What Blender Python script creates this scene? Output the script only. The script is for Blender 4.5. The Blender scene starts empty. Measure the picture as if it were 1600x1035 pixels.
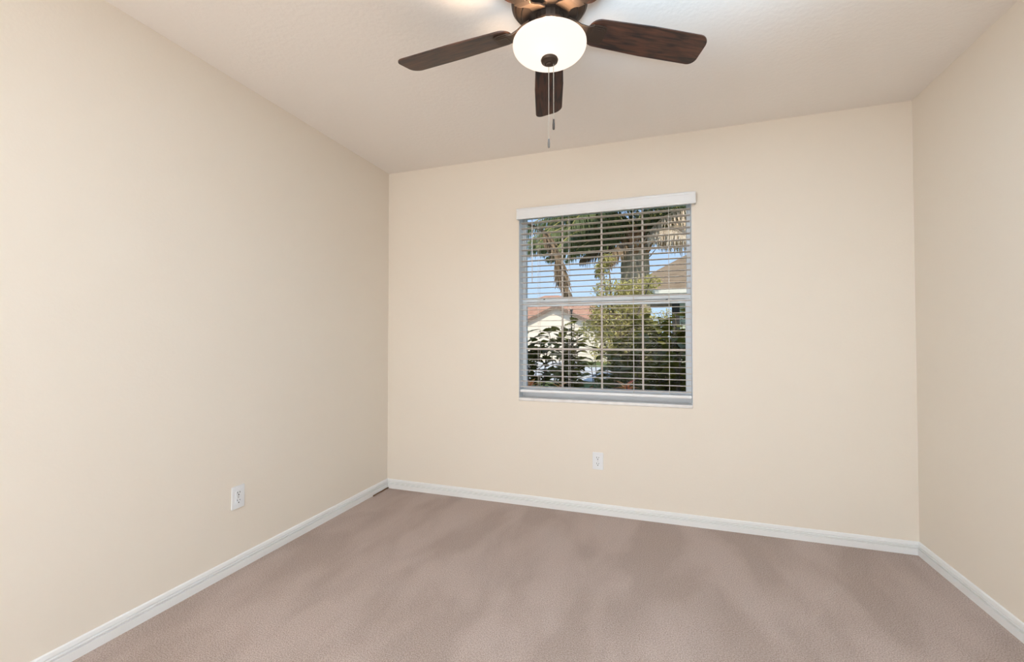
import bpy, bmesh, math, random
from mathutils import Vector, Matrix, Quaternion
random.seed(7)
PI = math.pi
sc = bpy.context.scene
C = sc.collection

# ------------------------------------------------------------------ camera
W, H = 3.519, 2.6                       # room width and height; back wall at y = 0, room towards -y
YR = -4.3                               # rear wall
CAM = Vector((2.1272, -3.0979, 1.2227))
FPX, YAW, PITCH = 681.3, -0.32495, 0.01832
fw = Vector((math.sin(YAW)*math.cos(PITCH), math.cos(YAW)*math.cos(PITCH), math.sin(PITCH)))
rt = Vector((math.cos(YAW), -math.sin(YAW), 0))
up = rt.cross(fw)
cd = bpy.data.cameras.new('camera'); cam = bpy.data.objects.new('camera', cd); C.objects.link(cam)
m3 = Matrix((rt, up, -fw)).transposed()
cam.matrix_world = Matrix.Translation(CAM) @ m3.to_4x4()
cd.sensor_fit = 'HORIZONTAL'; cd.sensor_width = 36.0; cd.lens = FPX*36.0/1600.0
cd.clip_start = 0.05; cd.clip_end = 300
sc.camera = cam

def at(px, py, Y):
    """point of the plane y = Y seen at a pixel of the 1600x1035 photograph"""
    d = fw + rt*((px-800)/FPX) - up*((py-517.5)/FPX)
    return CAM + d*((Y-CAM.y)/d.y)

# ------------------------------------------------------------------ sky, sun, lights, exposure
sc.view_settings.view_transform = 'Standard'
sc.view_settings.look = 'None'
sc.view_settings.exposure = 0.07
sc.view_settings.gamma = 1.0
sc.view_settings.use_curve_mapping = False

world = bpy.data.worlds.new('world'); sc.world = world; world.use_nodes = True
nt = world.node_tree; nt.nodes.clear()
out = nt.nodes.new('ShaderNodeOutputWorld'); bg = nt.nodes.new('ShaderNodeBackground')
tcw = nt.nodes.new('ShaderNodeTexCoord'); spw = nt.nodes.new('ShaderNodeSeparateXYZ'); rpw = nt.nodes.new('ShaderNodeValToRGB')
rpw.color_ramp.elements[0].position = 0.0; rpw.color_ramp.elements[0].color = (0.58, 0.75, 0.96, 1)
rpw.color_ramp.elements[1].position = 0.45; rpw.color_ramp.elements[1].color = (0.30, 0.48, 0.82, 1)
bg.inputs['Strength'].default_value = 1.15
nt.links.new(tcw.outputs['Generated'], spw.inputs['Vector']); nt.links.new(spw.outputs['Z'], rpw.inputs['Fac'])
nt.links.new(rpw.outputs['Color'], bg.inputs['Color']); nt.links.new(bg.outputs['Background'], out.inputs['Surface'])

def add_light(name, kind, loc, energy, color, direction=None, **kw):
    l = bpy.data.lights.new(name, kind); l.energy = energy; l.color = color
    for k, v in kw.items(): setattr(l, k, v)
    o = bpy.data.objects.new(name, l); C.objects.link(o); o.location = loc
    if direction is not None:
        o.rotation_euler = Vector(direction).to_track_quat('-Z', 'Y').to_euler()
    return o
add_light('sun', 'SUN', (6, -6, 9), 4.5, (1.0, 0.93, 0.80), (-0.45, 0.62, -0.75), angle=0.01)
# unseen fill lamp added behind the camera, shining in through the rear opening
add_light('rear_fill', 'AREA', (1.0, YR-0.30, 1.35), 67, (1.0, 0.96, 0.905), (0.05, 1, 0.05), shape='RECTANGLE', size=2.2, size_y=2.2)
# the photographer's flash beside the camera, bounced off the ceiling
add_light('bounce_flash', 'SPOT', (2.20, -3.45, 1.2), 1180, (0.53, 0.77, 1.0), (0.03, 0.58, 1), spot_size=1.2, spot_blend=1.0, shadow_soft_size=0.15)

# ------------------------------------------------------------------ helpers
def new_bm(): return bmesh.new()
def obj(name, bm, mat, parent=None, smooth=False, bevel=0.0):
    me = bpy.data.meshes.new(name)
    bmesh.ops.recalc_face_normals(bm, faces=bm.faces)
    bm.to_mesh(me); bm.free()
    for m in (mat if isinstance(mat, (list, tuple)) else [mat]): me.materials.append(m)
    o = bpy.data.objects.new(name, me); C.objects.link(o)
    if smooth:
        for p in me.polygons: p.use_smooth = True
    if bevel:
        b = o.modifiers.new('bevel', 'BEVEL'); b.width = bevel; b.segments = 2; b.limit_method = 'ANGLE'
    if parent: o.parent = parent
    return o
def struct(o):
    o['kind'] = 'structure'; return o
def tag(o, label, cat, group=None, kind=None):
    o['label'] = label; o['category'] = cat
    if group: o['group'] = group
    if kind: o['kind'] = kind
    return o
def empty(name, loc=(0, 0, 0), rz=0):
    o = bpy.data.objects.new(name, None); C.objects.link(o); o.location = loc; o.rotation_euler = (0, 0, rz)
    o.empty_display_size = 0.1
    return o
def box(bm, x0, x1, y0, y1, z0, z1):
    v = [bm.verts.new(p) for p in ((x0,y0,z0),(x1,y0,z0),(x1,y1,z0),(x0,y1,z0),(x0,y0,z1),(x1,y0,z1),(x1,y1,z1),(x0,y1,z1))]
    for f in ((0,3,2,1),(4,5,6,7),(0,1,5,4),(1,2,6,5),(2,3,7,6),(3,0,4,7)):
        bm.faces.new([v[i] for i in f])
def prism(bm, poly, h, M=None):
    """extrude a 2-D polygon (local xy) by h along local z"""
    M = M or Matrix.Identity(4)
    a = [bm.verts.new(M @ Vector((x, y, 0))) for x, y in poly]
    b = [bm.verts.new(M @ Vector((x, y, h))) for x, y in poly]
    n = len(poly)
    bm.faces.new(a[::-1]); bm.faces.new(b)
    for i in range(n): bm.faces.new((a[i], a[(i+1) % n], b[(i+1) % n], b[i]))
def lathe(bm, prof, n=48, c=(0, 0), cap=False):
    rings = []
    for r, z in prof:
        if r < 1e-6: rings.append([bm.verts.new((c[0], c[1], z))])
        else: rings.append([bm.verts.new((c[0]+r*math.cos(2*PI*i/n), c[1]+r*math.sin(2*PI*i/n), z)) for i in range(n)])
    for A, B in zip(rings, rings[1:]):
        for i in range(n):
            j = (i+1) % n
            if len(A) == 1 and len(B) == 1: continue
            if len(A) == 1: bm.faces.new((A[0], B[i], B[j]))
            elif len(B) == 1: bm.faces.new((A[i], A[j], B[0]))
            else: bm.faces.new((A[i], A[j], B[j], B[i]))
    if cap:
        for R_ in (rings[0], rings[-1]):
            if len(R_) > 2: bm.faces.new(R_)
def tube(bm, pts, rad, n=8):
    pts = [Vector(p) for p in pts]; rs = rad if isinstance(rad, (list, tuple)) else [rad]*len(pts)
    rings = []
    for i, p in enumerate(pts):
        t = (pts[min(i+1, len(pts)-1)] - pts[max(i-1, 0)]).normalized()
        a = t.orthogonal().normalized() if abs(t.z) > .99 else t.cross(Vector((0, 0, 1))).normalized()
        b = t.cross(a)
        rings.append([bm.verts.new(p + (a*math.cos(2*PI*k/n) + b*math.sin(2*PI*k/n))*rs[i]) for k in range(n)])
    for A, B in zip(rings, rings[1:]):
        for k in range(n): bm.faces.new((A[k], A[(k+1) % n], B[(k+1) % n], B[k]))
    bm.faces.new(rings[0][::-1]); bm.faces.new(rings[-1])
def rounded_rect(x0, x1, y0, y1, r, n=6):
    p = []
    for cx, cy, a in ((x1-r, y0+r, -PI/2), (x1-r, y1-r, 0), (x0+r, y1-r, PI/2), (x0+r, y0+r, PI)):
        for k in range(n+1):
            t = a + PI/2*k/n; p.append((cx+r*math.cos(t), cy+r*math.sin(t)))
    return p

# ------------------------------------------------------------------ materials
def mat(name, color, rough=0.6, spec=0.3, metal=0.0):
    m = bpy.data.materials.new(name); m.use_nodes = True
    b = m.node_tree.nodes['Principled BSDF']
    b.inputs['Base Color'].default_value = (*color, 1); b.inputs['Roughness'].default_value = rough
    b.inputs['Specular IOR Level'].default_value = spec; b.inputs['Metallic'].default_value = metal
    return m
def bump_noise(m, scale, strength, dist=0.002, detail=4.0, coord='Object'):
    t = m.node_tree; b = t.nodes['Principled BSDF']
    tc = t.nodes.new('ShaderNodeTexCoord'); n = t.nodes.new('ShaderNodeTexNoise'); bp = t.nodes.new('ShaderNodeBump')
    n.inputs['Scale'].default_value = scale; n.inputs['Detail'].default_value = detail
    bp.inputs['Strength'].default_value = strength; bp.inputs['Distance'].default_value = dist
    t.links.new(tc.outputs[coord], n.inputs['Vector']); t.links.new(n.outputs['Fac'], bp.inputs['Height']); t.links.new(bp.outputs['Normal'], b.inputs['Normal'])
    return m
def noise_color(m, c0, c1, scale, stretch=(1, 1, 1), detail=4.0, lo=0.35, hi=0.65, dist=0.0):
    t = m.node_tree; b = t.nodes['Principled BSDF']
    tc = t.nodes.new('ShaderNodeTexCoord'); mp = t.nodes.new('ShaderNodeMapping'); n = t.nodes.new('ShaderNodeTexNoise'); r = t.nodes.new('ShaderNodeValToRGB')
    mp.inputs['Scale'].default_value = stretch; n.inputs['Scale'].default_value = scale; n.inputs['Detail'].default_value = detail; n.inputs['Distortion'].default_value = dist
    r.color_ramp.elements[0].position = lo; r.color_ramp.elements[0].color = (*c0, 1)
    r.color_ramp.elements[1].position = hi; r.color_ramp.elements[1].color = (*c1, 1)
    t.links.new(tc.outputs['Object'], mp.inputs['Vector']); t.links.new(mp.outputs['Vector'], n.inputs['Vector'])
    t.links.new(n.outputs['Fac'], r.inputs['Fac']); t.links.new(r.outputs['Color'], b.inputs['Base Color'])
    return m

M = {}
M['wall'] = bump_noise(mat('wall_paint', (0.84, 0.77, 0.68), 0.75, 0.2), 70, 0.12, 0.004)
M['ceiling'] = bump_noise(mat('ceiling_paint', (0.91, 0.86, 0.81), 0.85, 0.1), 45, 0.25, 0.006)
M['trim'] = mat('white_trim_paint', (0.86, 0.87, 0.88), 0.35, 0.4)
M['white_plastic'] = mat('white_plastic', (0.84, 0.86, 0.89), 0.35, 0.4)
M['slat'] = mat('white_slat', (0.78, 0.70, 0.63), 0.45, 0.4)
M['frame'] = mat('white_aluminium', (0.85, 0.91, 0.97), 0.4, 0.4)
M['sill'] = noise_color(mat('marble_sill', (0.8, 0.78, 0.77), 0.25, 0.5), (0.74, 0.71, 0.70), (0.84, 0.82, 0.81), 14, lo=0.3, hi=0.6)
M['slot'] = mat('dark_slot', (0.03, 0.03, 0.03), 0.6)
M['screw'] = mat('screw_metal', (0.6, 0.6, 0.6), 0.35, 0.5, 0.8)
M['bronze'] = mat('oil_rubbed_bronze', (0.060, 0.040, 0.029), 0.45, 0.5, 0.6)
M['chain'] = mat('chain_metal', (0.50, 0.45, 0.38), 0.35, 0.5, 0.9)
M['fob'] = mat('grey_fob', (0.16, 0.145, 0.135), 0.45)
M['fob_dark'] = mat('bronze_fob', (0.05, 0.04, 0.035), 0.45)
M['cord'] = mat('brown_cord', (0.20, 0.11, 0.06), 0.6)
M['blind_cord'] = mat('blind_cord', (0.75, 0.72, 0.68), 0.8)
# carpet
m = mat('beige_carpet', (0.4, 0.3, 0.26), 0.95, 0.05); M['carpet'] = m
t = m.node_tree; b = t.nodes['Principled BSDF']; L = t.links.new
tc = t.nodes.new('ShaderNodeTexCoord')
n1 = t.nodes.new('ShaderNodeTexNoise'); n1.inputs['Scale'].default_value = 210; n1.inputs['Detail'].default_value = 3
mp = t.nodes.new('ShaderNodeMapping'); mp.inputs['Scale'].default_value = (2.4, 1.0, 1); mp.inputs['Rotation'].default_value = (0, 0, -0.06)
n2 = t.nodes.new('ShaderNodeTexNoise'); n2.inputs['Scale'].default_value = 1.5; n2.inputs['Detail'].default_value = 5; n2.inputs['Distortion'].default_value = 0.3
r1 = t.nodes.new('ShaderNodeValToRGB'); r1.color_ramp.elements[0].position = 0.3; r1.color_ramp.elements[1].position = 0.7
r1.color_ramp.elements[0].color = (0.34, 0.265, 0.232, 1); r1.color_ramp.elements[1].color = (0.66, 0.545, 0.495, 1)
r2 = t.nodes.new('ShaderNodeValToRGB'); r2.color_ramp.elements[0].position = 0.42; r2.color_ramp.elements[1].position = 0.60
r2.color_ramp.elements[0].color = (0.90, 0.89, 0.88, 1); r2.color_ramp.elements[1].color = (1.05, 1.05, 1.05, 1)
mx = t.nodes.new('ShaderNodeMix'); mx.data_type = 'RGBA'; mx.blend_type = 'MULTIPLY'; mx.inputs['Factor'].default_value = 1
bp = t.nodes.new('ShaderNodeBump'); bp.inputs['Strength'].default_value = 0.6; bp.inputs['Distance'].default_value = 0.008
L(tc.outputs['Object'], n1.inputs['Vector']); L(tc.outputs['Object'], mp.inputs['Vector']); L(mp.outputs['Vector'], n2.inputs['Vector'])
L(n1.outputs['Fac'], r1.inputs['Fac']); L(n2.outputs['Fac'], r2.inputs['Fac'])
L(r1.outputs['Color'], mx.inputs['A']); L(r2.outputs['Color'], mx.inputs['B']); L(mx.outputs['Result'], b.inputs['Base Color'])
L(n1.outputs['Fac'], bp.inputs['Height']); L(bp.outputs['Normal'], b.inputs['Normal'])
# dark wood blades
M['wood'] = noise_color(mat('dark_walnut', (0.05, 0.03, 0.02), 0.36, 0.5), (0.008, 0.005, 0.005), (0.105, 0.040, 0.022), 9, (1.0, 8, 8), 6, 0.36, 0.72, 0.4)
# glass
m = bpy.data.materials.new('window_glass'); m.use_nodes = True; M['glass'] = m
t = m.node_tree; t.nodes.clear()
o_ = t.nodes.new('ShaderNodeOutputMaterial'); tr = t.nodes.new('ShaderNodeBsdfTransparent'); gl = t.nodes.new('ShaderNodeBsdfGlossy'); mi = t.nodes.new('ShaderNodeMixShader'); fr = t.nodes.new('ShaderNodeFresnel')
tr.inputs['Color'].default_value = (0.95, 0.97, 0.97, 1); gl.inputs['Roughness'].default_value = 0.01; fr.inputs['IOR'].default_value = 1.12
t.links.new(fr.outputs['Fac'], mi.inputs['Fac']); t.links.new(tr.outputs['BSDF'], mi.inputs[1]); t.links.new(gl.outputs['BSDF'], mi.inputs[2]); t.links.new(mi.outputs['Shader'], o_.inputs['Surface'])
# lit bowl
m = bpy.data.materials.new('frosted_bowl_glass'); m.use_nodes = True; M['bowl'] = m
t = m.node_tree; t.nodes.clear()
o_ = t.nodes.new('ShaderNodeOutputMaterial'); df = t.nodes.new('ShaderNodeBsdfTranslucent'); em = t.nodes.new('ShaderNodeEmission'); ad = t.nodes.new('ShaderNodeAddShader')
df.inputs['Color'].default_value = (0.30, 0.28, 0.26, 1); em.inputs['Color'].default_value = (1.0, 0.88, 0.77, 1); em.inputs['Strength'].default_value = 0.88
t.links.new(df.outputs['BSDF'], ad.inputs[0]); t.links.new(em.outputs['Emission'], ad.inputs[1]); t.links.new(ad.outputs['Shader'], o_.inputs['Surface'])

# ------------------------------------------------------------------ room shell
OX0, OX1, OZ0, OZ1 = 1.137, 2.337, 0.765, 2.185       # window opening
TH = 0.20
bm = new_bm(); box(bm, -0.3, W+0.3, YR-1.6, TH+0.01, -0.25, 0.0)
struct(obj('floor', bm, M['carpet']))
bm = new_bm(); box(bm, -1.0, W+1.0, YR-2.2, TH+0.75, H, H+0.25)       # ceiling slab; unseen eaves added to shade the window and shrubs
struct(obj('ceiling', bm, M['ceiling']))
bm = new_bm(); box(bm, -TH, 0, YR-1.5, 0, 0, H); struct(obj('wall_left', bm, M['wall']))
bm = new_bm(); box(bm, W, W+TH, YR-1.5, 0, 0, H); struct(obj('wall_right', bm, M['wall']))
bm = new_bm()
for a in ((-TH, OX0, 0, H), (OX1, W+TH, 0, H), (OX0, OX1, 0, OZ0), (OX0, OX1, OZ1, H)):
    box(bm, a[0], a[1], 0, TH, a[2], a[3])
bmesh.ops.remove_doubles(bm, verts=bm.verts, dist=1e-5)
struct(obj('wall_back', bm, M['wall']))
bm = new_bm(); box(bm, 0, 0.22, YR-0.12, YR, 0, H); box(bm, 2.48, W, YR-0.12, YR, 0, H); box(bm, 0.22, 2.48, YR-0.12, YR, 2.42, H)
struct(obj('wall_front', bm, M['wall']))                                  # unseen rear wall; its wide opening is added to pass the fill light
bm = new_bm(); box(bm, 0, W, YR-1.5, YR-1.38, 0, H); struct(obj('wall_sun_block', bm, M['wall']))  # unseen wall added to close the space behind the opening against the sun

# baseboards: moulded profile (depth, height)
BBP = [(0, 0), (0.013, 0), (0.013, 0.036), (0.006, 0.0375), (0.006, 0.0415), (0.0125, 0.043), (0.0125, 0.047), (0.0055, 0.0485), (0.0055, 0.052), (0.0105, 0.056), (0.0075, 0.070), (0.003, 0.074), (0, 0.074)]
def baseboard(name, p0, p1, nrm, mit0=1, mit1=1):
    p0, p1, nrm = Vector(p0), Vector(p1), Vector(nrm); d = (p1-p0).normalized()
    bm = new_bm(); A = []; B = []
    for dep, h in BBP:
        A.append(bm.verts.new(p0 + nrm*dep + d*dep*mit0 + Vector((0, 0, h))))
        B.append(bm.verts.new(p1 + nrm*dep - d*dep*mit1 + Vector((0, 0, h))))
    n = len(BBP)
    for i in range(n): bm.faces.new((A[i], A[(i+1) % n], B[(i+1) % n], B[i]))
    bm.faces.new(A); bm.faces.new(B[::-1])
    return struct(obj(name, bm, M['trim']))
baseboard('baseboard_back', (0, 0, 0), (W, 0, 0), (0, -1, 0))
baseboard('baseboard_left', (0, 0, 0), (0, YR, 0), (1, 0, 0), 1, 0)
baseboard('baseboard_right', (W, 0, 0), (W, YR, 0), (-1, 0, 0), 1, 0)

# ------------------------------------------------------------------ window
win = struct(empty('window_1', (OX0, 0.1, OZ0)))
def wpart(name, bm, m, bevel=0.0, parent=None):
    o = obj(name, bm, m, bevel=bevel); p = parent or win
    o.parent = p; o.matrix_parent_inverse = Matrix.Translation((-OX0, -0.1, -OZ0))
    return o
SZ = 0.787                                             # top of the sill
bm = new_bm(); box(bm, OX0+0.001, OX1-0.001, -0.004, 0.10, OZ0+0.001, SZ); wpart('window_sill', bm, M['sill'], 0.003)
FY0, FY1 = 0.100, 0.165
ULx, URx = at(822.3, 420, 0.125).x, at(1073, 420, 0.125).x       # upper pane
LLx, LRx = at(823.5, 540, 0.115).x, at(1071.3, 540, 0.115).x     # lower pane
MZ1, MZ0 = at(940, 463, 0.11).z, at(940, 477, 0.105).z
BZ = at(940, 607.5, 0.115).z                                      # lower edge of lower pane
TZ = OZ1-0.03
bm = new_bm()
box(bm, OX0+0.001, ULx, FY0+0.012, FY1, OZ0+0.001, OZ1-0.001); box(bm, URx, OX1-0.001, FY0+0.012, FY1, OZ0+0.001, OZ1-0.001)
box(bm, ULx, URx, FY0+0.012, FY1, TZ, OZ1-0.001); box(bm, ULx, URx, FY0+0.012, FY1, OZ0+0.001, SZ+0.012)
box(bm, OX0+0.001, OX0+0.012, FY0-0.004, FY0+0.012, SZ, OZ1-0.001); box(bm, OX1-0.012, OX1-0.001, FY0-0.004, FY0+0.012, SZ, OZ1-0.001)
wpart('window_frame', bm, M['frame'], 0.002)
for xa, xb in ((OX0+0.0005, OX0+0.003), (OX1-0.003, OX1-0.0005)):
    bm = new_bm(); box(bm, xa, xb, 0.002, FY0-0.005, SZ+0.0005, OZ1-0.001); wpart('jamb_liner', bm, M['frame'])
# lower sash with meeting rail
bm = new_bm()
sx0, sx1 = LLx-0.026, LRx+0.026
box(bm, sx0, LLx, FY0, FY0+0.028, SZ+0.013, MZ1-0.012); box(bm, LRx, sx1, FY0, FY0+0.028, SZ+0.013, MZ1-0.012)
box(bm, LLx, LRx, FY0, FY0+0.028, SZ+0.013, BZ)
box(bm, LLx, LRx, FY0, FY0+0.028, MZ0, MZ0+0.028)
sash = wpart('lower_sash', bm, M['frame'], 0.002)
bm = new_bm(); box(bm, sx0-0.006, sx1+0.006, FY0-0.006, FY0+0.03, MZ0+0.031, MZ1); wpart('meeting_rail', bm, M['frame'], 0.003)
for px in (850.5, 1042):
    p = at(px, 468, FY0-0.006)
    bm = new_bm(); box(bm, p.x-0.007, p.x+0.007, FY0-0.010, FY0-0.0061, p.z-0.003, p.z+0.003)
    wpart('sash_latch', bm, M['slot'])
bm = new_bm(); box(bm, ULx, URx, 0.138, 0.142, MZ1-0.01, TZ); wpart('upper_pane', bm, M['glass'])
bm = new_bm(); box(bm, LLx, LRx, 0.113, 0.117, BZ, MZ0); wpart('lower_pane', bm, M['glass'])
# grilles: three uprights and one crossbar per sash
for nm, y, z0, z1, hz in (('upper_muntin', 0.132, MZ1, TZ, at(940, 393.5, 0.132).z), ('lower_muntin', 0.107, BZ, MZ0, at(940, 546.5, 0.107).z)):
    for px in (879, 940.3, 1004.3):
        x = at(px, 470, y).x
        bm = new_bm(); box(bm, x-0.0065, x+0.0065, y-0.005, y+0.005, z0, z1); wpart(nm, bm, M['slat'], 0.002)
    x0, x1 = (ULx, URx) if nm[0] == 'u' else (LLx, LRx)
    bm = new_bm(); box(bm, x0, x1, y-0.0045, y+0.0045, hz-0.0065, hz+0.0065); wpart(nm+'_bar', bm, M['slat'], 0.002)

# ------------------------------------------------------------------ venetian blind
bl = empty('window_blind', (1.74, 0.03, 0.81))
tag(bl, 'white venetian blind with open slats hung in the window recess', 'blind')
def bpart(name, bm, m, bevel=0.0, parent=None, smooth=False):
    o = obj(name, bm, m, bevel=bevel, smooth=smooth); o.parent = parent or bl
    o.matrix_parent_inverse = Matrix.Translation((-1.74, -0.03, -0.81))
    return o
BX0, BX1 = OX0+0.008, OX1-0.006
vl, vr = at(807, 326, -0.04), at(1087, 301, -0.04)
vb = at(940, 331, -0.04).z; vt = at(940, 313, -0.04).z
bm = new_bm()                                           # valance: moulded face with returns
prof = [(-0.040, vb), (-0.030, vb), (-0.030, vt-0.008), (0-0.0005, vt-0.008), (0-0.0005, vt), (-0.038, vt), (-0.043, vt-0.006), (-0.043, vt-0.014), (-0.040, vt-0.018), (-0.040, vb+0.016), (-0.043, vb+0.012), (-0.043, vb+0.003)]
A = [bm.verts.new((vl.x, y, z)) for y, z in prof]; B = [bm.verts.new((vr.x, y, z)) for y, z in prof]
for i in range(len(prof)): bm.faces.new((A[i], A[(i+1) % len(prof)], B[(i+1) % len(prof)], B[i]))
bm.faces.new(A); bm.faces.new(B[::-1])
box(bm, vl.x, vl.x+0.006, -0.036, -0.0005, vb, vt-0.004); box(bm, vr.x-0.006, vr.x, -0.036, -0.0005, vb, vt-0.004)
bpart('valance', bm, M['white_plastic'])
bm = new_bm(); box(bm, BX0, BX1, 0.004, 0.056, 2.135, 2.180); bpart('headrail', bm, M['white_plastic'])
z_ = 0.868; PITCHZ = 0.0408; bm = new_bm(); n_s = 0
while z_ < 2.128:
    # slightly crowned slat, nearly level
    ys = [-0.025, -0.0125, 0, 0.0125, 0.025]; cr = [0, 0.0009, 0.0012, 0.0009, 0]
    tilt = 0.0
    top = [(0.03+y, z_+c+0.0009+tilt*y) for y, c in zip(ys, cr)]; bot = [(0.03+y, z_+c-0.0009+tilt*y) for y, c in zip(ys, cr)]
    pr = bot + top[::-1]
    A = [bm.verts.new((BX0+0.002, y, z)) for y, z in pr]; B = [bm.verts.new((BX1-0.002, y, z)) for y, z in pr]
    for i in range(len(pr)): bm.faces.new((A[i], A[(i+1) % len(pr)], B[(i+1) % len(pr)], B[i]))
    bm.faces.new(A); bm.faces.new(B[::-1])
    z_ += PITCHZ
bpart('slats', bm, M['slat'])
bm = new_bm(); box(bm, BX0, BX1, 0.004, 0.056, 0.828, 0.848); bpart('bottom_rail', bm, M['white_plastic'], 0.004)
for px in (841, 888.5, 989.5, 1045.5):
    x = at(px, 480, 0.004).x
    bm = new_bm()
    tube(bm, [(x, 0.0035, 0.848), (x, 0.0035, 2.135)], 0.0014, 6); tube(bm, [(x, 0.0565, 0.848), (x, 0.0565, 2.135)], 0.0012, 6)
    bpart('ladder_cord', bm, M['blind_cord'])
x = at(831.5, 370, -0.012).x; zb = at(831.5, 441, -0.012).z
bm = new_bm(); tube(bm, [(x, -0.012, 2.14), (x, -0.012, zb)], 0.0035, 8); wd = bpart('tilt_wand', bm, M['white_plastic'], smooth=True)
bm = new_bm(); zc = at(831.5, 354, -0.012).z; lathe(bm, [(0, zc-0.014), (0.006, zc-0.012), (0.0075, zc), (0.006, zc+0.012), (0, zc+0.014)], 10, (x, -0.012)); 
k = obj('wand_connector', bm, M['white_plastic'], smooth=True); k.parent = wd; k.matrix_parent_inverse = Matrix.Translation((-1.74, -0.03, -0.81))

# ------------------------------------------------------------------ wall outlets (local: wall plane xz, face towards -y)
def outlet(loc, rz, label):
    r = empty('wall_outlet', loc, rz)
    tag(r, label, 'outlet', 'duplex outlets low on the walls')
    bm = new_bm(); prism(bm, rounded_rect(-0.037, 0.037, -0.0595, 0.0595, 0.004, 3), 0.0065, Matrix.Rotation(PI/2, 4, 'X') @ Matrix.Translation((0, 0, 0.0002)))
    p = obj('plate', bm, M['white_plastic'], r, bevel=0.002)
    for s in (-1, 1):
        bm = new_bm(); zc = s*0.0205
        pts = [(0.017*math.cos(a)*1.0, zc+max(-0.0145, min(0.0145, 0.0175*math.sin(a)))) for a in [2*PI*i/28 for i in range(28)]]
        prism(bm, pts, 0.0022, Matrix.Rotation(PI/2, 4, 'X') @ Matrix.Translation((0, 0, 0.0068)))
        q = obj('receptacle', bm, M['white_plastic'], r)
        bm = new_bm(); y0, y1 = -0.0094, -0.00902
        box(bm, -0.0085, -0.0055, y0, y1, zc+0.0005, zc+0.0095); box(bm, 0.0055, 0.0085, y0, y1, zc+0.0015, zc+0.0085)
        prism(bm, [(0.0033*math.cos(2*PI*i/12), zc-0.0075+0.0033*math.sin(2*PI*i/12)) for i in range(12)], 0.0004, Matrix.Rotation(PI/2, 4, 'X') @ Matrix.Translation((0, 0, 0.009)))
        obj('slot', bm, M['slot'], q)
    bm = new_bm(); prism(bm, [(0.0033*math.cos(2*PI*i/14), 0.0033*math.sin(2*PI*i/14)) for i in range(14)], 0.0012, Matrix.Rotation(PI/2, 4, 'X') @ Matrix.Translation((0, 0, 0.0068)))
    obj('screw', bm, M['screw'], r)
    return r
outlet((1.718, 0, 0.370), 0, 'white duplex wall outlet on the back wall below the window')
outlet((0, -1.353, 0.3835), PI/2, 'white duplex wall outlet low on the left wall')

# ------------------------------------------------------------------ cord on the carpet in the corner
bm = new_bm()
tube(bm, [(0.021, -0.018, 0.006), (0.020, -0.06, 0.007), (0.021, -0.10, 0.006), (0.019, -0.15, 0.0055), (0.021, -0.19, 0.006), (0.022, -0.215, 0.005)], 0.0048, 8)
tag(obj('cord', bm, M['cord'], smooth=True), 'short brown cord end on the carpet along the left baseboard corner', 'cord')

# ------------------------------------------------------------------ ceiling fan
FX, FYc = 1.746, -1.528
fan = empty('ceiling_fan', (FX, FYc, H))
tag(fan, 'bronze ceiling fan with five dark wood blades and a lit white glass bowl', 'ceiling fan')
def fz(z): return z-H
def fpart(name, bm, m, parent=None, smooth=True, bevel=0.0):
    o = obj(name, bm, m, parent or fan, smooth=smooth, bevel=bevel)
    if smooth:
        e = o.modifiers.new('edge', 'EDGE_SPLIT'); e.split_angle = math.radians(35)
    return o
bm = new_bm()
lathe(bm, [(r, fz(z)) for r, z in ((0, 2.5995), (0.098, 2.5995), (0.112, 2.592), (0.112, 2.575), (0.120, 2.568), (0.136, 2.545), (0.143, 2.52), (0.143, 2.492), (0.138, 2.488), (0.138, 2.482), (0.143, 2.478), (0.141, 2.466), (0.131, 2.455), (0.127, 2.455), (0.125, 2.449), (0.112, 2.440), (0.106, 2.440), (0.103, 2.434), (0.080, 2.428), (0.064, 2.427), (0, 2.427))], 64)
fpart('motor_housing', bm, M['bronze'])
bm = new_bm()                                           # ribbed neck of the light kit and its pan
n = 40
def ribbed(z): return [((0.050 if i % 2 else 0.053)*math.cos(2*PI*i/n), (0.050 if i % 2 else 0.053)*math.sin(2*PI*i/n), fz(z)) for i in range(n)]
A = [bm.verts.new(p) for p in ribbed(2.428)]; B = [bm.verts.new(p) for p in ribbed(2.392)]
for i in range(n): bm.faces.new((A[i], A[(i+1) % n], B[(i+1) % n], B[i]))
bm.faces.new(A); bm.faces.new(B[::-1])
lathe(bm, [(r, fz(z)) for r, z in ((0, 2.3925), (0.058, 2.3925), (0.072, 2.386), (0.074, 2.376), (0.070, 2.374), (0.0, 2.374))], 48)
fpart('light_fitter', bm, M['bronze'])
bm = new_bm(); lathe(bm, [(0.006, fz(2.374)), (0.006, fz(2.262))], 12); fpart('centre_rod', bm, M['bronze'])
# bowl: open at the top
prof = []
for i in range(17):
    a = PI/2*i/16; r = 0.137*math.sin(a)**0.80 if i else 0.0; z = 2.320-0.0515*math.cos(a)**0.95 if i < 16 else 2.320
    prof.append((max(r, 0.008 if i == 0 else r), fz(z)))
prof += [(0.1367, fz(2.325)), (0.1345, fz(2.329)), (0.131, fz(2.326)), (0.131, fz(2.320))]
for i in range(15, -1, -1):
    a = PI/2*i/16; r = 0.131*math.sin(a)**0.80 if i else 0.008; z = 2.320-0.0465*math.cos(a)**0.95
    prof.append((max(r, 0.008), fz(z)))
bm = new_bm(); lathe(bm, prof, 64); fpart('light_bowl', bm, M['bowl'])
bm = new_bm(); lathe(bm, [(r, fz(z)) for r, z in ((0.0, 2.2695), (0.030, 2.2695), (0.0325, 2.264), (0.030, 2.257), (0.021, 2.253), (0.018, 2.2495), (0.012, 2.249), (0.0105, 2.245), (0.006, 2.2425), (0.0, 2.242))], 32); fpart('finial', bm, M['bronze'])
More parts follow.
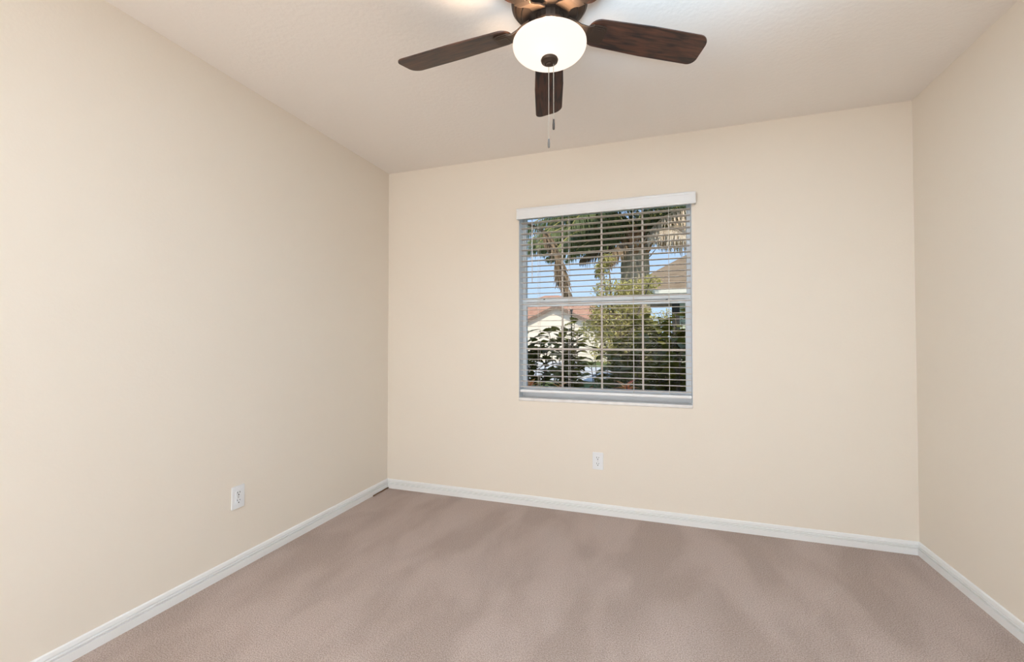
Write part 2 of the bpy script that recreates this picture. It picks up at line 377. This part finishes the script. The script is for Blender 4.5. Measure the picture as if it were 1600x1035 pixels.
# bulb inside
add_light('fan_bulb', 'SPOT', (FX, FYc-0.055, 2.305), 17, (1.0, 0.70, 0.44), (0, -0.05, 1), spot_size=math.radians(128), spot_blend=0.35, shadow_soft_size=0.04)
add_light('fan_bulb_glow', 'POINT', (FX, FYc-0.05, 2.300), 0.16, (1.0, 0.78, 0.56), shadow_soft_size=0.03)
# blades
def blade_mesh():
    bm = new_bm()
    pts = []
    r0, r1, w0, w1 = 0.150, 0.656, 0.058, 0.068
    def arc(cx, cy, r, a0, a1, k=7):
        for i in range(k+1):
            a = a0+(a1-a0)*i/k; pts.append((cx+r*math.cos(a), cy+r*math.sin(a)))
    arc(r0+0.045, -w0+0.045, 0.045, PI, 1.5*PI)
    pts.append((0.40, -w1*0.99)); arc(r1-0.052, -w1+0.045, 0.045, -PI/2, -0.12)
    arc(r1-0.034, w1-0.032, 0.032, 0.0, PI/2); pts.append((0.40, w1*0.99))
    arc(r0+0.045, w0-0.045, 0.045, PI/2, PI)
    prism(bm, pts, 0.006, Matrix.Translation((0, 0, -0.003)))
    me = bpy.data.meshes.new('blade'); bmesh.ops.recalc_face_normals(bm, faces=bm.faces); bm.to_mesh(me); bm.free(); me.materials.append(M['wood']); return me
def iron_mesh():
    bm = new_bm()
    # swept arm from the hub to the blade, then the plate under the blade root with a raised rim
    secs = [(0.070, 0.030, 0.020), (0.095, 0.024, 0.016), (0.120, 0.022, 0.004), (0.145, 0.028, -0.008), (0.165, 0.036, -0.0085)]
    prev = None
    for x, hw, z in secs:
        v = [bm.verts.new((x, -hw, z-0.0035)), bm.verts.new((x, hw, z-0.0035)), bm.verts.new((x, hw, z+0.0035)), bm.verts.new((x, -hw, z+0.0035))]
        if prev:
            for i in range(4): bm.faces.new((prev[i], prev[(i+1) % 4], v[(i+1) % 4], v[i]))
        else: bm.faces.new(v[::-1])
        prev = v
    bm.faces.new(prev)
    def plate(x0, x1, hw, r, z0, h):
        prism(bm, rounded_rect(x0, x1, -hw, hw, r, 5), h, Matrix.Translation((0, 0, z0)))
    plate(0.150, 0.222, 0.038, 0.018, -0.0085, 0.0054)
    plate(0.157, 0.215, 0.031, 0.014, -0.0115, 0.0032)
    plate(0.163, 0.209, 0.024, 0.010, -0.0135, 0.0022)
    me = bpy.data.meshes.new('blade_iron'); bmesh.ops.recalc_face_normals(bm, faces=bm.faces); bm.to_mesh(me); bm.free(); me.materials.append(M['bronze']); return me
bme, ime = blade_mesh(), iron_mesh()
for k in range(5):
    ang = math.radians(104.0+72*k)
    b_ = bpy.data.objects.new('blade', bme); C.objects.link(b_); b_.parent = fan
    b_.rotation_euler = (math.radians(-12), 0, ang); b_.location = (0, 0, fz(2.398))
    md = b_.modifiers.new('bevel', 'BEVEL'); md.width = 0.0015; md.segments = 2; md.limit_method = 'ANGLE'
    i_ = bpy.data.objects.new('blade_iron', ime); C.objects.link(i_); i_.parent = fan
    i_.rotation_euler = (math.radians(-12), 0, ang); i_.location = (0, 0, fz(2.398))
    md = i_.modifiers.new('bevel', 'BEVEL'); md.width = 0.002; md.segments = 2; md.limit_method = 'ANGLE'
# pull chains
def chain(x, y, z0, zb, fob_len, m):
    bm = new_bm(); z = z0
    tube(bm, [(x, y, fz(z0)), (x, y, fz(zb+fob_len))], 0.0011, 6)
    zz = z0
    while zz > zb+fob_len:
        bmesh.ops.create_icosphere(bm, subdivisions=1, radius=0.0018, matrix=Matrix.Translation((x, y, fz(zz)))); zz -= 0.006
    c = fpart('pull_chain', bm, M['chain'])
    bm = new_bm(); lathe(bm, [(0, fz(zb+fob_len)), (0.003, fz(zb+fob_len-0.001)), (0.0035, fz(zb+fob_len-0.008)), (0.0045, fz(zb+fob_len*0.5)), (0.0045, fz(zb+0.004)), (0.003, fz(zb)), (0, fz(zb))], 14, (x, y))
    f_ = fpart('fob', bm, m, c); return c
chain(-0.003, 0.0, 2.238, 1.935, 0.034, M['fob'])
chain(0.0145, 0.004, 2.252, 2.002, 0.040, M['fob_dark'])
# ------------------------------------------------------------------ outside
GZ = -0.35
M['stucco'] = bump_noise(mat('cream_stucco', (0.86, 0.74, 0.60), 0.9, 0.1), 8, 0.2)
M['roof_tile'] = noise_color(mat('terracotta_roof', (0.42, 0.22, 0.15), 0.9, 0.1), (0.36, 0.18, 0.12), (0.52, 0.30, 0.21), 3, (1, 6, 6))
M['brown_shingle'] = noise_color(mat('brown_shingle', (0.25, 0.18, 0.12), 0.9, 0.1), (0.20, 0.14, 0.09), (0.34, 0.25, 0.17), 6, (0.6, 0.6, 12), 3)
M['fascia'] = mat('cream_fascia', (0.85, 0.80, 0.72), 0.7)
M['brown_trim'] = mat('brown_trim', (0.22, 0.15, 0.11), 0.8)
M['green_wall'] = mat('pale_green_stucco', (0.62, 0.66, 0.52), 0.9)
M['dark_post'] = mat('dark_bronze_post', (0.05, 0.045, 0.04), 0.7)
M['lawn'] = noise_color(mat('lawn', (0.1, 0.14, 0.04), 0.95, 0.05), (0.07, 0.10, 0.03), (0.16, 0.19, 0.07), 4)
M['concrete'] = noise_color(mat('pale_concrete', (0.55, 0.53, 0.5), 0.9, 0.1), (0.50, 0.48, 0.46), (0.62, 0.60, 0.57), 1.5)
def leafmat(name, c0, c1, scale, rough=0.45, spec=0.4, trans=0.35):
    m = noise_color(mat(name, c0, rough, spec), c0, c1, scale, lo=0.3, hi=0.7)
    t = m.node_tree; b = t.nodes['Principled BSDF']; o = t.nodes['Material Output']
    tl = t.nodes.new('ShaderNodeBsdfTranslucent'); mi = t.nodes.new('ShaderNodeMixShader'); mi.inputs['Fac'].default_value = trans
    src = b.inputs['Base Color'].links[0].from_socket
    t.links.new(src, tl.inputs['Color']); t.links.new(b.outputs['BSDF'], mi.inputs[1]); t.links.new(tl.outputs['BSDF'], mi.inputs[2]); t.links.new(mi.outputs['Shader'], o.inputs['Surface'])
    return m
M['shrub_leaf'] = leafmat('dark_shrub_leaf', (0.095, 0.095, 0.014), (0.19, 0.175, 0.03), 5, 0.45, 0.3, 0.3)
M['olive_leaf'] = leafmat('yellow_green_leaf', (0.44, 0.39, 0.12), (0.72, 0.62, 0.24), 6)
M['palm_leaf'] = leafmat('palm_leaflet', (0.07, 0.10, 0.03), (0.26, 0.28, 0.10), 3)
M['dead_leaf'] = leafmat('dry_palm_leaf', (0.16, 0.105, 0.06), (0.34, 0.24, 0.15), 5, 0.8, 0.1, 0.2)
M['straw_leaf'] = leafmat('straw_palm_leaf', (0.62, 0.47, 0.34), (0.85, 0.70, 0.52), 5, 0.8, 0.1, 0.2)
M['croton'] = leafmat('croton_leaf', (0.92, 0.13, 0.09), (0.92, 0.62, 0.18), 7, 0.4, 0.4, 0.3)
M['bark'] = noise_color(mat('grey_bark', (0.2, 0.16, 0.12), 0.9, 0.1), (0.14, 0.11, 0.08), (0.26, 0.21, 0.16), 8)
M['palm_trunk'] = noise_color(mat('palm_trunk', (0.36, 0.29, 0.2), 0.95, 0.05), (0.26, 0.20, 0.13), (0.46, 0.38, 0.26), 7, (7, 7, 0.7), 4)
M['boot'] = noise_color(mat('orange_boots', (0.4, 0.2, 0.1), 0.9, 0.05), (0.22, 0.11, 0.06), (0.52, 0.28, 0.14), 10)

bm = new_bm(); box(bm, -60, 60, TH+0.02, 90, GZ-0.2, GZ); struct(obj('ground', bm, M['lawn']))
bm = new_bm(); box(bm, -60, 60, 13.0, 21.0, GZ+0.001, GZ+0.03); struct(obj('road', bm, M['concrete']))
bm = new_bm(); box(bm, -9.5, -2.5, 21.02, 26.9, GZ+0.001, GZ+0.03); struct(obj('driveway', bm, M['concrete']))

# --- house across the street: cream gable, terracotta roof
g = at(868, 476, 27.0); HX, HP = g.x, g.z
EV = at(823, 499, 27.0); half = 4.2; slope = (HP-EV.z)/(HX-EV.x)
hs = empty('house', (HX, 27.0, GZ)); tag(hs, 'cream stucco house with a gable end and terracotta roof across the street', 'house')
def hpart(name, bm, m, root):
    o = obj(name, bm, m); o.parent = root; o.matrix_parent_inverse = Matrix.Translation(-Vector(root.location)); return o
ez = HP-slope*half
bm = new_bm(); prism(bm, [(HX-half+.3, GZ), (HX+half-.3, GZ), (HX+half-.3, ez+.3*slope-0.1), (HX, HP-0.1), (HX-half+.3, ez+.3*slope-0.1)], -9.0, Matrix.Translation((0, 27.3, 0)) @ Matrix.Rotation(PI/2, 4, 'X')); hpart('gable_wall', bm, M['stucco'], hs)
for s in (-1, 1):
    bm = new_bm(); prism(bm, [(HX, HP), (HX+s*half, ez), (HX+s*half, ez-0.14), (HX, HP-0.14)], -9.6, Matrix.Translation((0, 27.05, 0)) @ Matrix.Rotation(PI/2, 4, 'X')); hpart('roof_slope', bm, M['roof_tile'], hs)
    bm = new_bm(); prism(bm, [(HX, HP-0.02), (HX+s*half, ez-0.02), (HX+s*half, ez-0.26), (HX, HP-0.26)], 0.05, Matrix.Translation((0, 27.04, 0)) @ Matrix.Rotation(PI/2, 4, 'X')); hpart('fascia', bm, M['brown_trim'], hs)
# main hip roof behind the gable
r = at(862, 462, 33.0)
bm = new_bm()
x0, x1, y0, y1, zb, zr = r.x-6.5, r.x+7.5, 29.0, 37.0, 2.6, r.z
v = [bm.verts.new(p) for p in ((x0, y0, zb), (x1, y0, zb), (x1, y1, zb), (x0, y1, zb), (r.x-0.6, 33, zr), (r.x+0.6, 33, zr))]
for f in ((0, 1, 5, 4), (1, 2, 5), (2, 3, 4, 5), (3, 0, 4), (3, 2, 1, 0)): bm.faces.new([v[i] for i in f])
hpart('hip_roof', bm, M['roof_tile'], hs)
bm = new_bm(); box(bm, x0+.5, x1-.5, 36.4, 36.6, GZ, 2.6); box(bm, x0+.5, x0+.7, 29.5, 36.4, GZ, 2.6); box(bm, x1-.7, x1-.5, 29.5, 36.4, GZ, 2.6); hpart('house_wall', bm, M['stucco'], hs)

# --- house next door on the right: brown hip roof over a pale eave
a = at(1000, 459, 8.6); b = at(1073, 454, 8.6)
nx0 = a.x-0.55; ez = a.z
nh = empty('house', (nx0+4, 9.5, GZ)); tag(nh, 'house next door with brown shingle roof and pale eave behind the bushes', 'house')
bm = new_bm(); box(bm, nx0, nx0+9, 8.55, 8.60, ez-0.02, ez+0.10); hpart('fascia', bm, M['fascia'], nh)
bm = new_bm(); vs = [(nx0, 8.6, ez+.09), (nx0+9, 8.6, ez+.09), (nx0+9, 15, ez+.09), (nx0, 15, ez+.09), (nx0+3.0, 11.8, ez+2.1), (nx0+6, 11.8, ez+2.1)]
v = [bm.verts.new(p) for p in vs]
for f in ((0, 1, 5, 4), (1, 2, 5), (2, 3, 4, 5), (3, 0, 4), (3, 2, 1, 0)): bm.faces.new([v[i] for i in f])
hpart('roof', bm, M['brown_shingle'], nh)
bm = new_bm(); box(bm, at(1063, 500, 9.2).x, nx0+8.5, 9.2, 14.5, GZ, ez+.07); hpart('house_wall', bm, M['green_wall'], nh)
p0, p1 = at(1050, 500, 9.0).x, at(1062, 500, 9.0).x
bm = new_bm(); box(bm, p0, p1, 8.95, 9.1, GZ, ez-0.03); hpart('porch_post', bm, M['dark_post'], nh)

# --- foliage helpers
def leaf(bm, p, d, n, ln, wd, bend=0.25, segs=3):
    """pointed oval leaf folded along its midrib, from p along d with surface normal about n"""
    d = Vector(d).normalized(); s = d.cross(Vector(n))
    if s.length < 1e-4: s = d.orthogonal()
    s.normalize(); n = s.cross(d)
    prof = {2: [0, 1, 0], 3: [0.12, 1.0, 0.72, 0], 4: [0.15, .9, 1, .6, 0]}[segs]
    prev = None
    for i in range(segs+1):
        u = i/segs; c = Vector(p) + d*(ln*u) - n*(bend*ln*u*u)
        w = wd*0.5*prof[i]; q = [bm.verts.new(c - s*w + n*w*0.25), bm.verts.new(c), bm.verts.new(c + s*w + n*w*0.25)] if w > 1e-5 else [bm.verts.new(c)]
        if prev:
            if len(prev) == 3 and len(q) == 3:
                bm.faces.new((prev[0], prev[1], q[1], q[0])); bm.faces.new((prev[1], prev[2], q[2], q[1]))
            elif len(q) == 1: bm.faces.new((prev[0], prev[1], q[0])); bm.faces.new((prev[1], prev[2], q[0]))
            else: bm.faces.new((prev[0], q[1], q[0])); bm.faces.new((prev[0], q[2], q[1]))
        prev = q
def rnd(a, b): return a+(b-a)*random.random()
def objn(name, bm, m, root):
    me = bpy.data.meshes.new(name); bm.to_mesh(me); bm.free(); me.materials.append(m)
    o = bpy.data.objects.new(name, me); C.objects.link(o); o.parent = root; return o

# --- broad-leaved shrubs outside the window
def shrub(loc, r, h, n_stems, lf, label, leafm='shrub_leaf', name='shrub', grp='shrubs under the window'):
    root = empty(name, loc); tag(root, label, 'shrub', grp)
    bs, bl_ = new_bm(), new_bm()
    for k in range(n_stems):
        a = rnd(0, 2*PI); rr = r*math.sqrt(random.random()); top = h*rnd(0.72, 1.0)
        p0 = Vector((rr*0.4*math.cos(a), rr*0.4*math.sin(a), 0)); p3 = Vector((rr*math.cos(a), rr*math.sin(a), top))
        pts = [p0.lerp(p3, i/5) + Vector((0, 0, 0)) + Vector((math.cos(a), math.sin(a), 0))*(-0.10*r*math.sin(PI*i/5)) for i in range(6)]
        tube(bs, pts, [0.011-0.0014*i for i in range(6)], 5)
        for j in range(int(lf)):
            u = rnd(0.30, 1.0)**0.8; i = min(4, int(u*5)); p = pts[i].lerp(pts[i+1], u*5-i)
            b_ = rnd(0, 2*PI); d = Vector((math.cos(b_), math.sin(b_), rnd(-0.25, 0.75)))
            q = p + d.normalized()*0.05; tube(bs, [p, q], 0.003, 4)
            leaf(bl_, q, d, Vector((rnd(-.5, .5), rnd(-.5, .5), 1)), rnd(0.11, 0.19), rnd(0.065, 0.12), rnd(0.05, 0.5), 4)
    objn('stems', bs, M['bark'], root); objn('foliage', bl_, M[leafm], root)
    return root
def gx(px, Y): return at(px, 520, Y).x
def hz(px, py, Y): return at(px, py, Y).z - GZ
for px, Y, r, py, ns, lf, lab in (
        (832, 1.5, 0.27, 512, 13, 26, 'dark broad-leaved shrub at the left end of the window'),
        (882, 2.5, 0.28, 500, 14, 26, 'dark broad-leaved shrub left of the window centre with upright tip leaves'),
        (945, 1.5, 0.25, 540, 8, 16, 'low dark broad-leaved shrub below the yellow-green tree'),
        (975, 2.5, 0.28, 520, 14, 26, 'dark broad-leaved shrub right of the window centre'),
        (1016, 3.35, 0.28, 484, 16, 28, 'tall dark shrub in front of the brown-roofed house between palm and post'),
        (1056, 1.5, 0.27, 515, 16, 30, 'dense dark shrub in the lower right corner of the window'),
        (1072, 2.5, 0.28, 478, 16, 28, 'tall dark shrub in front of the dark porch post')):
    shrub((gx(px, Y), Y, GZ), r, hz(px, py, Y), ns, lf, lab)

# --- crotons with red and yellow leaves low in front
def croton(loc, h, label):
    root = empty('croton_plant', loc); tag(root, label, 'plant', 'crotons under the window')
    bs, bl_ = new_bm(), new_bm()
    for k in range(3):
        a = rnd(0, 2*PI); top = Vector((0.05*math.cos(a), 0.05*math.sin(a), h*rnd(.85, 1)-0.08))
        tube(bs, [(0, 0, 0), top*0.5, top], [0.012, 0.009, 0.005], 5)
        for j in range(24):
            b_ = rnd(0, 2*PI); d = Vector((math.cos(b_), math.sin(b_), rnd(0.1, 1.4)))
            leaf(bl_, top - Vector((0, 0, rnd(0, 0.15))), d, Vector((0, 0, 1)), rnd(.09, .15), rnd(.03, .045), 0.3, 3)
    objn('stems', bs, M['bark'], root); objn('foliage', bl_, M['croton'], root)
for px, py, lab in ((826, 594, 'red croton at the left corner of the window'), (884, 600, 'red croton behind the left upright of the window grille'), (922, 598, 'red croton left of the middle upright'), (976, 590, 'red and yellow croton right of the middle upright')):
    croton((gx(px, 0.75), 0.75, GZ), hz(px, py, 0.75)+0.07, lab)

# --- yellow-green small-leaved tree
def leafy_tree(loc, crown, n, label, leafm, ls):
    root = empty('tree', loc); tag(root, label, 'tree')
    bs, bl_ = new_bm(), new_bm()
    z1 = min(c[2] for c in crown)
    tube(bs, [(0, 0, 0), (0.05, 0.02, z1*0.5), (0.0, 0, z1)], [0.07, 0.055, 0.045], 8)
    for cx_, cy_, cz_, rx, rz in crown:
        tube(bs, [(0, 0, z1*0.8), (cx_*0.5, cy_*0.5, (z1*.8+cz_)/2), (cx_, cy_, cz_+rz*0.5)], [0.03, 0.02, 0.008], 6)
        for k in range(int(n*rx*rz)):
            while True:
                q = Vector((rnd(-1, 1), rnd(-1, 1), rnd(-1, 1)))
                if q.length < 1: break
            p = Vector((cx_+q.x*rx, cy_+q.y*rx, cz_+q.z*rz))
            d = Vector((rnd(-1, 1), rnd(-1, 1), rnd(-.9, .5)))
            leaf(bl_, p, d, Vector((rnd(-1, 1), rnd(-1, 1), 1)), rnd(.6, 1.1)*ls, rnd(.3, .5)*ls, 0.2, 2)
    objn('trunk', bs, M['bark'], root); objn('foliage', bl_, M[leafm], root)
tb = Vector((gx(965, 4.6), 4.6, GZ))
def rel(px, py, rx, rz, dy=0): q = at(px, py, 4.6+dy) - tb; rx *= .92; rz *= .92; return (q.x, q.y, q.z, rx, rz)
leafy_tree(tb, [rel(955, 500, .42, .40), rel(985, 498, .36, .38, .2), rel(930, 515, .30, .28, .1), rel(960, 545, .48, .30), rel(1000, 545, .30, .35), rel(952, 455, .34, .26), rel(940, 420, .16, .18), rel(990, 448, .38, .16), rel(1018, 440, .2, .14, -.2), rel(950, 405, .14, .12), rel(975, 472, .30, .22, -.1), rel(1006, 500, .24, .26, .1), rel(938, 485, .24, .22), rel(1000, 460, .26, .16, .1)],
           9500, 'sunlit yellow-green tree with small leaves in the middle of the window', 'olive_leaf', 0.068)
tb = Vector((gx(1038, 5.5), 5.5, GZ))
leafy_tree(tb, [tuple((at(px, py, 5.5)-tb)) + (rx, rz) for px, py, rx, rz in ((1030, 510, .22, .2), (1042, 492, .16, .12), (1020, 540, .25, .2))],
           6000, 'small yellow-green bush right of the window centre beside the dark post', 'olive_leaf', 0.055)

# --- palms
def frond(bm, bs, base, az, elev, ln, droop, nleaf=44, ll=0.46, hang=0.8, lw=0.034):
    pts = []; p = Vector(base); e = elev; n = 14
    h = Vector((math.cos(az), math.sin(az), 0))
    for i in range(n+1):
        pts.append(p.copy()); d = h*math.cos(e) + Vector((0, 0, math.sin(e))); p = p + d*(ln/n); e -= droop/n
    tube(bs, pts, [0.016*(1-0.8*i/n)+0.003 for i in range(n+1)], 5)
    side = Vector((-h.y, h.x, 0))
    for j in range(nleaf):
        u = 0.16+0.84*j/nleaf; i = min(n-1, int(u*n)); c = pts[i].lerp(pts[i+1], u*n-i); tdir = (pts[i+1]-pts[i]).normalized()
        for s in (-1, 1):
            d = tdir*0.55 + side*s*rnd(.5, .9) + Vector((0, 0, -hang*rnd(.5, 1.3)))
            L_ = ll*(math.sin(PI*(0.12+0.85*u))**0.6)*rnd(.8, 1.1)
            leaf(bm, c, d, Vector((0, 0, 1)), L_, lw, rnd(.1, .35), 3)
def palm(name, loc, th, tr, label, fronds, dead, straw, cat='palm tree'):
    root = empty(name, loc); tag(root, label, cat)
    bm = new_bm()
    prof = [(0, 0)]
    nz = 24
    for i in range(nz+1):
        z = th*i/nz; prof.append((tr*(1.12-0.22*i/nz)+(0.012 if i % 2 else 0), z))
    prof.append((0, th)); lathe(bm, prof, 20); objn('trunk', bm, M['palm_trunk'], root)
    bm = new_bm()                                       # cut leaf bases around the crown
    for k in range(46):
        a = k*2.4; z = th-0.25+0.55*k/46; r_ = tr*(1.0-0.5*k/46); o = Vector((math.cos(a), math.sin(a), 0))
        leaf(bm, o*r_*0.85+Vector((0, 0, z)), o*0.5+Vector((0, 0, 0.9)), o, 0.28, 0.13, -0.2, 3)
    objn('leaf_bases', bm, M['boot'], root)
    bg_, bs = new_bm(), new_bm()
    for az, el, ln, dr, hg in fronds: frond(bg_, bs, (0.1*math.cos(az), 0.1*math.sin(az), th+0.2), az, el, ln, dr, hang=hg)
    objn('fronds', bg_, M['palm_leaf'], root); objn('frond_stalks', bs, M['olive_leaf'], root)
    for nm, lst, mm in (('dead_fronds', dead, 'dead_leaf'), ('straw_fronds', straw, 'straw_leaf')):
        if not lst: continue
        bm, bs = new_bm(), new_bm()
        for az, el, ln, dr, hg in lst: frond(bm, bm, (0.22*math.cos(az), 0.22*math.sin(az), th+0.05), az, el, ln, dr, 30, 0.40, hg, 0.035)
        bs.free(); objn(nm, bm, M[mm], root)
    return root
Y = 6.2; c = at(992, 383, Y)
R = math.radians
palm('palm_tree', (c.x, Y, GZ), c.z-GZ-0.05, 0.30, 'thick-trunked palm with drooping fronds right of the window centre',
     [(R(az), R(el), ln, R(dr), hg) for az, el, ln, dr, hg in ((182, 32, 2.2, 75, .9), (196, 20, 2.0, 60, .8), (168, 40, 2.3, 95, .9), (205, 48, 2.2, 110, .9), (150, 30, 2.0, 80, .8), (220, 25, 1.9, 80, .8), (190, 60, 2.4, 130, .9), (235, 50, 2.0, 110, .8), (120, 40, 2, 90, .8), (90, 45, 2, 90, .8), (60, 40, 2, 80, .8), (30, 55, 2, 90, .8), (0, 55, 2, 90, .8), (255, 65, 2, 110, .8), (176, 12, 1.9, 45, .7), (215, 8, 1.3, 50, .7), (186, 25, 2.6, 70, .9), (174, 30, 2.7, 75, 1.0), (200, 35, 2.4, 85, .9), (160, 22, 2.2, 60, .9), (192, 45, 2.9, 100, .9), (180, 50, 2.9, 105, .9), (210, 30, 2.2, 80, .9), (145, 45, 2.4, 90, .9), (230, 35, 1.8, 80, .9)) + tuple((a_, 58+(a_*7) % 22, 1.5+(a_ % 7)*.08, 95, .9) for a_ in range(10, 360, 17))],
     [(R(az), R(el), ln, R(dr), hg) for az, el, ln, dr, hg in ((190, 10, 1.0, 60, 1.0), (240, 0, .9, 80, 1.0), (150, 5, 1.0, 80, 1.0))],
     [(R(az), R(el), ln, R(dr), hg) for az, el, ln, dr, hg in ((-16, 52, 1.7, 95, 1.2), (-35, 58, 1.6, 100, 1.2), (-5, 48, 1.8, 85, 1.2), (-12, 28, 1.5, 75, 1.2), (-30, 38, 1.4, 90, 1.2), (5, 42, 1.6, 100, 1.2), (-48, 30, 1.3, 80, 1.2), (-20, 12, 1.3, 50, 1.0))])
Y = 4.0; c = at(790, 330, Y)
pm = palm('palm_tree', (c.x, Y, GZ), c.z-GZ, 0.16, 'slender palm at the left window edge with a brown dead frond hanging',
     [(R(az), R(el), ln, R(dr), hg) for az, el, ln, dr, hg in ((0, 40, 1.2, 90, .9), (20, 25, 1.1, 70, .9), (-30, 35, 1.2, 90, .9), (-60, 50, 1.2, 100, .9), (-15, 10, 1.0, 60, .9), (120, 45, 1.2, 90, .8), (170, 45, 1.2, 90, .8), (215, 45, 1.2, 90, .8), (260, 45, 1.2, 90, .8))],
     [], [])
bm = new_bm()
pts = [at(px, py, Y-0.15) - Vector((c.x, Y, GZ)) for px, py in ((796, 338), (830, 352), (856, 366), (869, 390), (876, 415), (882, 440), (887, 462))]
tube(bm, pts, [0.03, 0.028, 0.026, 0.022, 0.018, 0.012, 0.006], 6)
for j in range(330):
    u = rnd(1.6, 6.0); i = min(5, int(u)); p = pts[i].lerp(pts[i+1], u-i); td = (pts[i+1]-pts[i]).normalized()
    leaf(bm, p, td*0.7 + Vector((rnd(-.6, .6)*(.5+u/6), rnd(-.5, .5), -rnd(.7, 1.2))), Vector((rnd(-1, 1), -1, 0.2)), rnd(.20, .38)*(1.0 if u < 4.5 else .6), 0.045, rnd(-.1, .2), 3)
objn('dead_frond', bm, M['dead_leaf'], pm)

# --- slim dark post in front of the far gable
p = at(893, 484, 15.0)
bm = new_bm(); h_ = p.z-GZ
lathe(bm, [(0, 0), (0.09, 0), (0.09, 0.25), (0.035, 0.3), (0.03, h_-0.12), (0.06, h_-0.1), (0.06, h_-0.03), (0.02, h_), (0, h_)], 12)
o = obj('post', bm, M['dark_post']); o.location = (p.x, 15.0, GZ+0.03); tag(o, 'slim dark post standing in front of the cream gable', 'post')
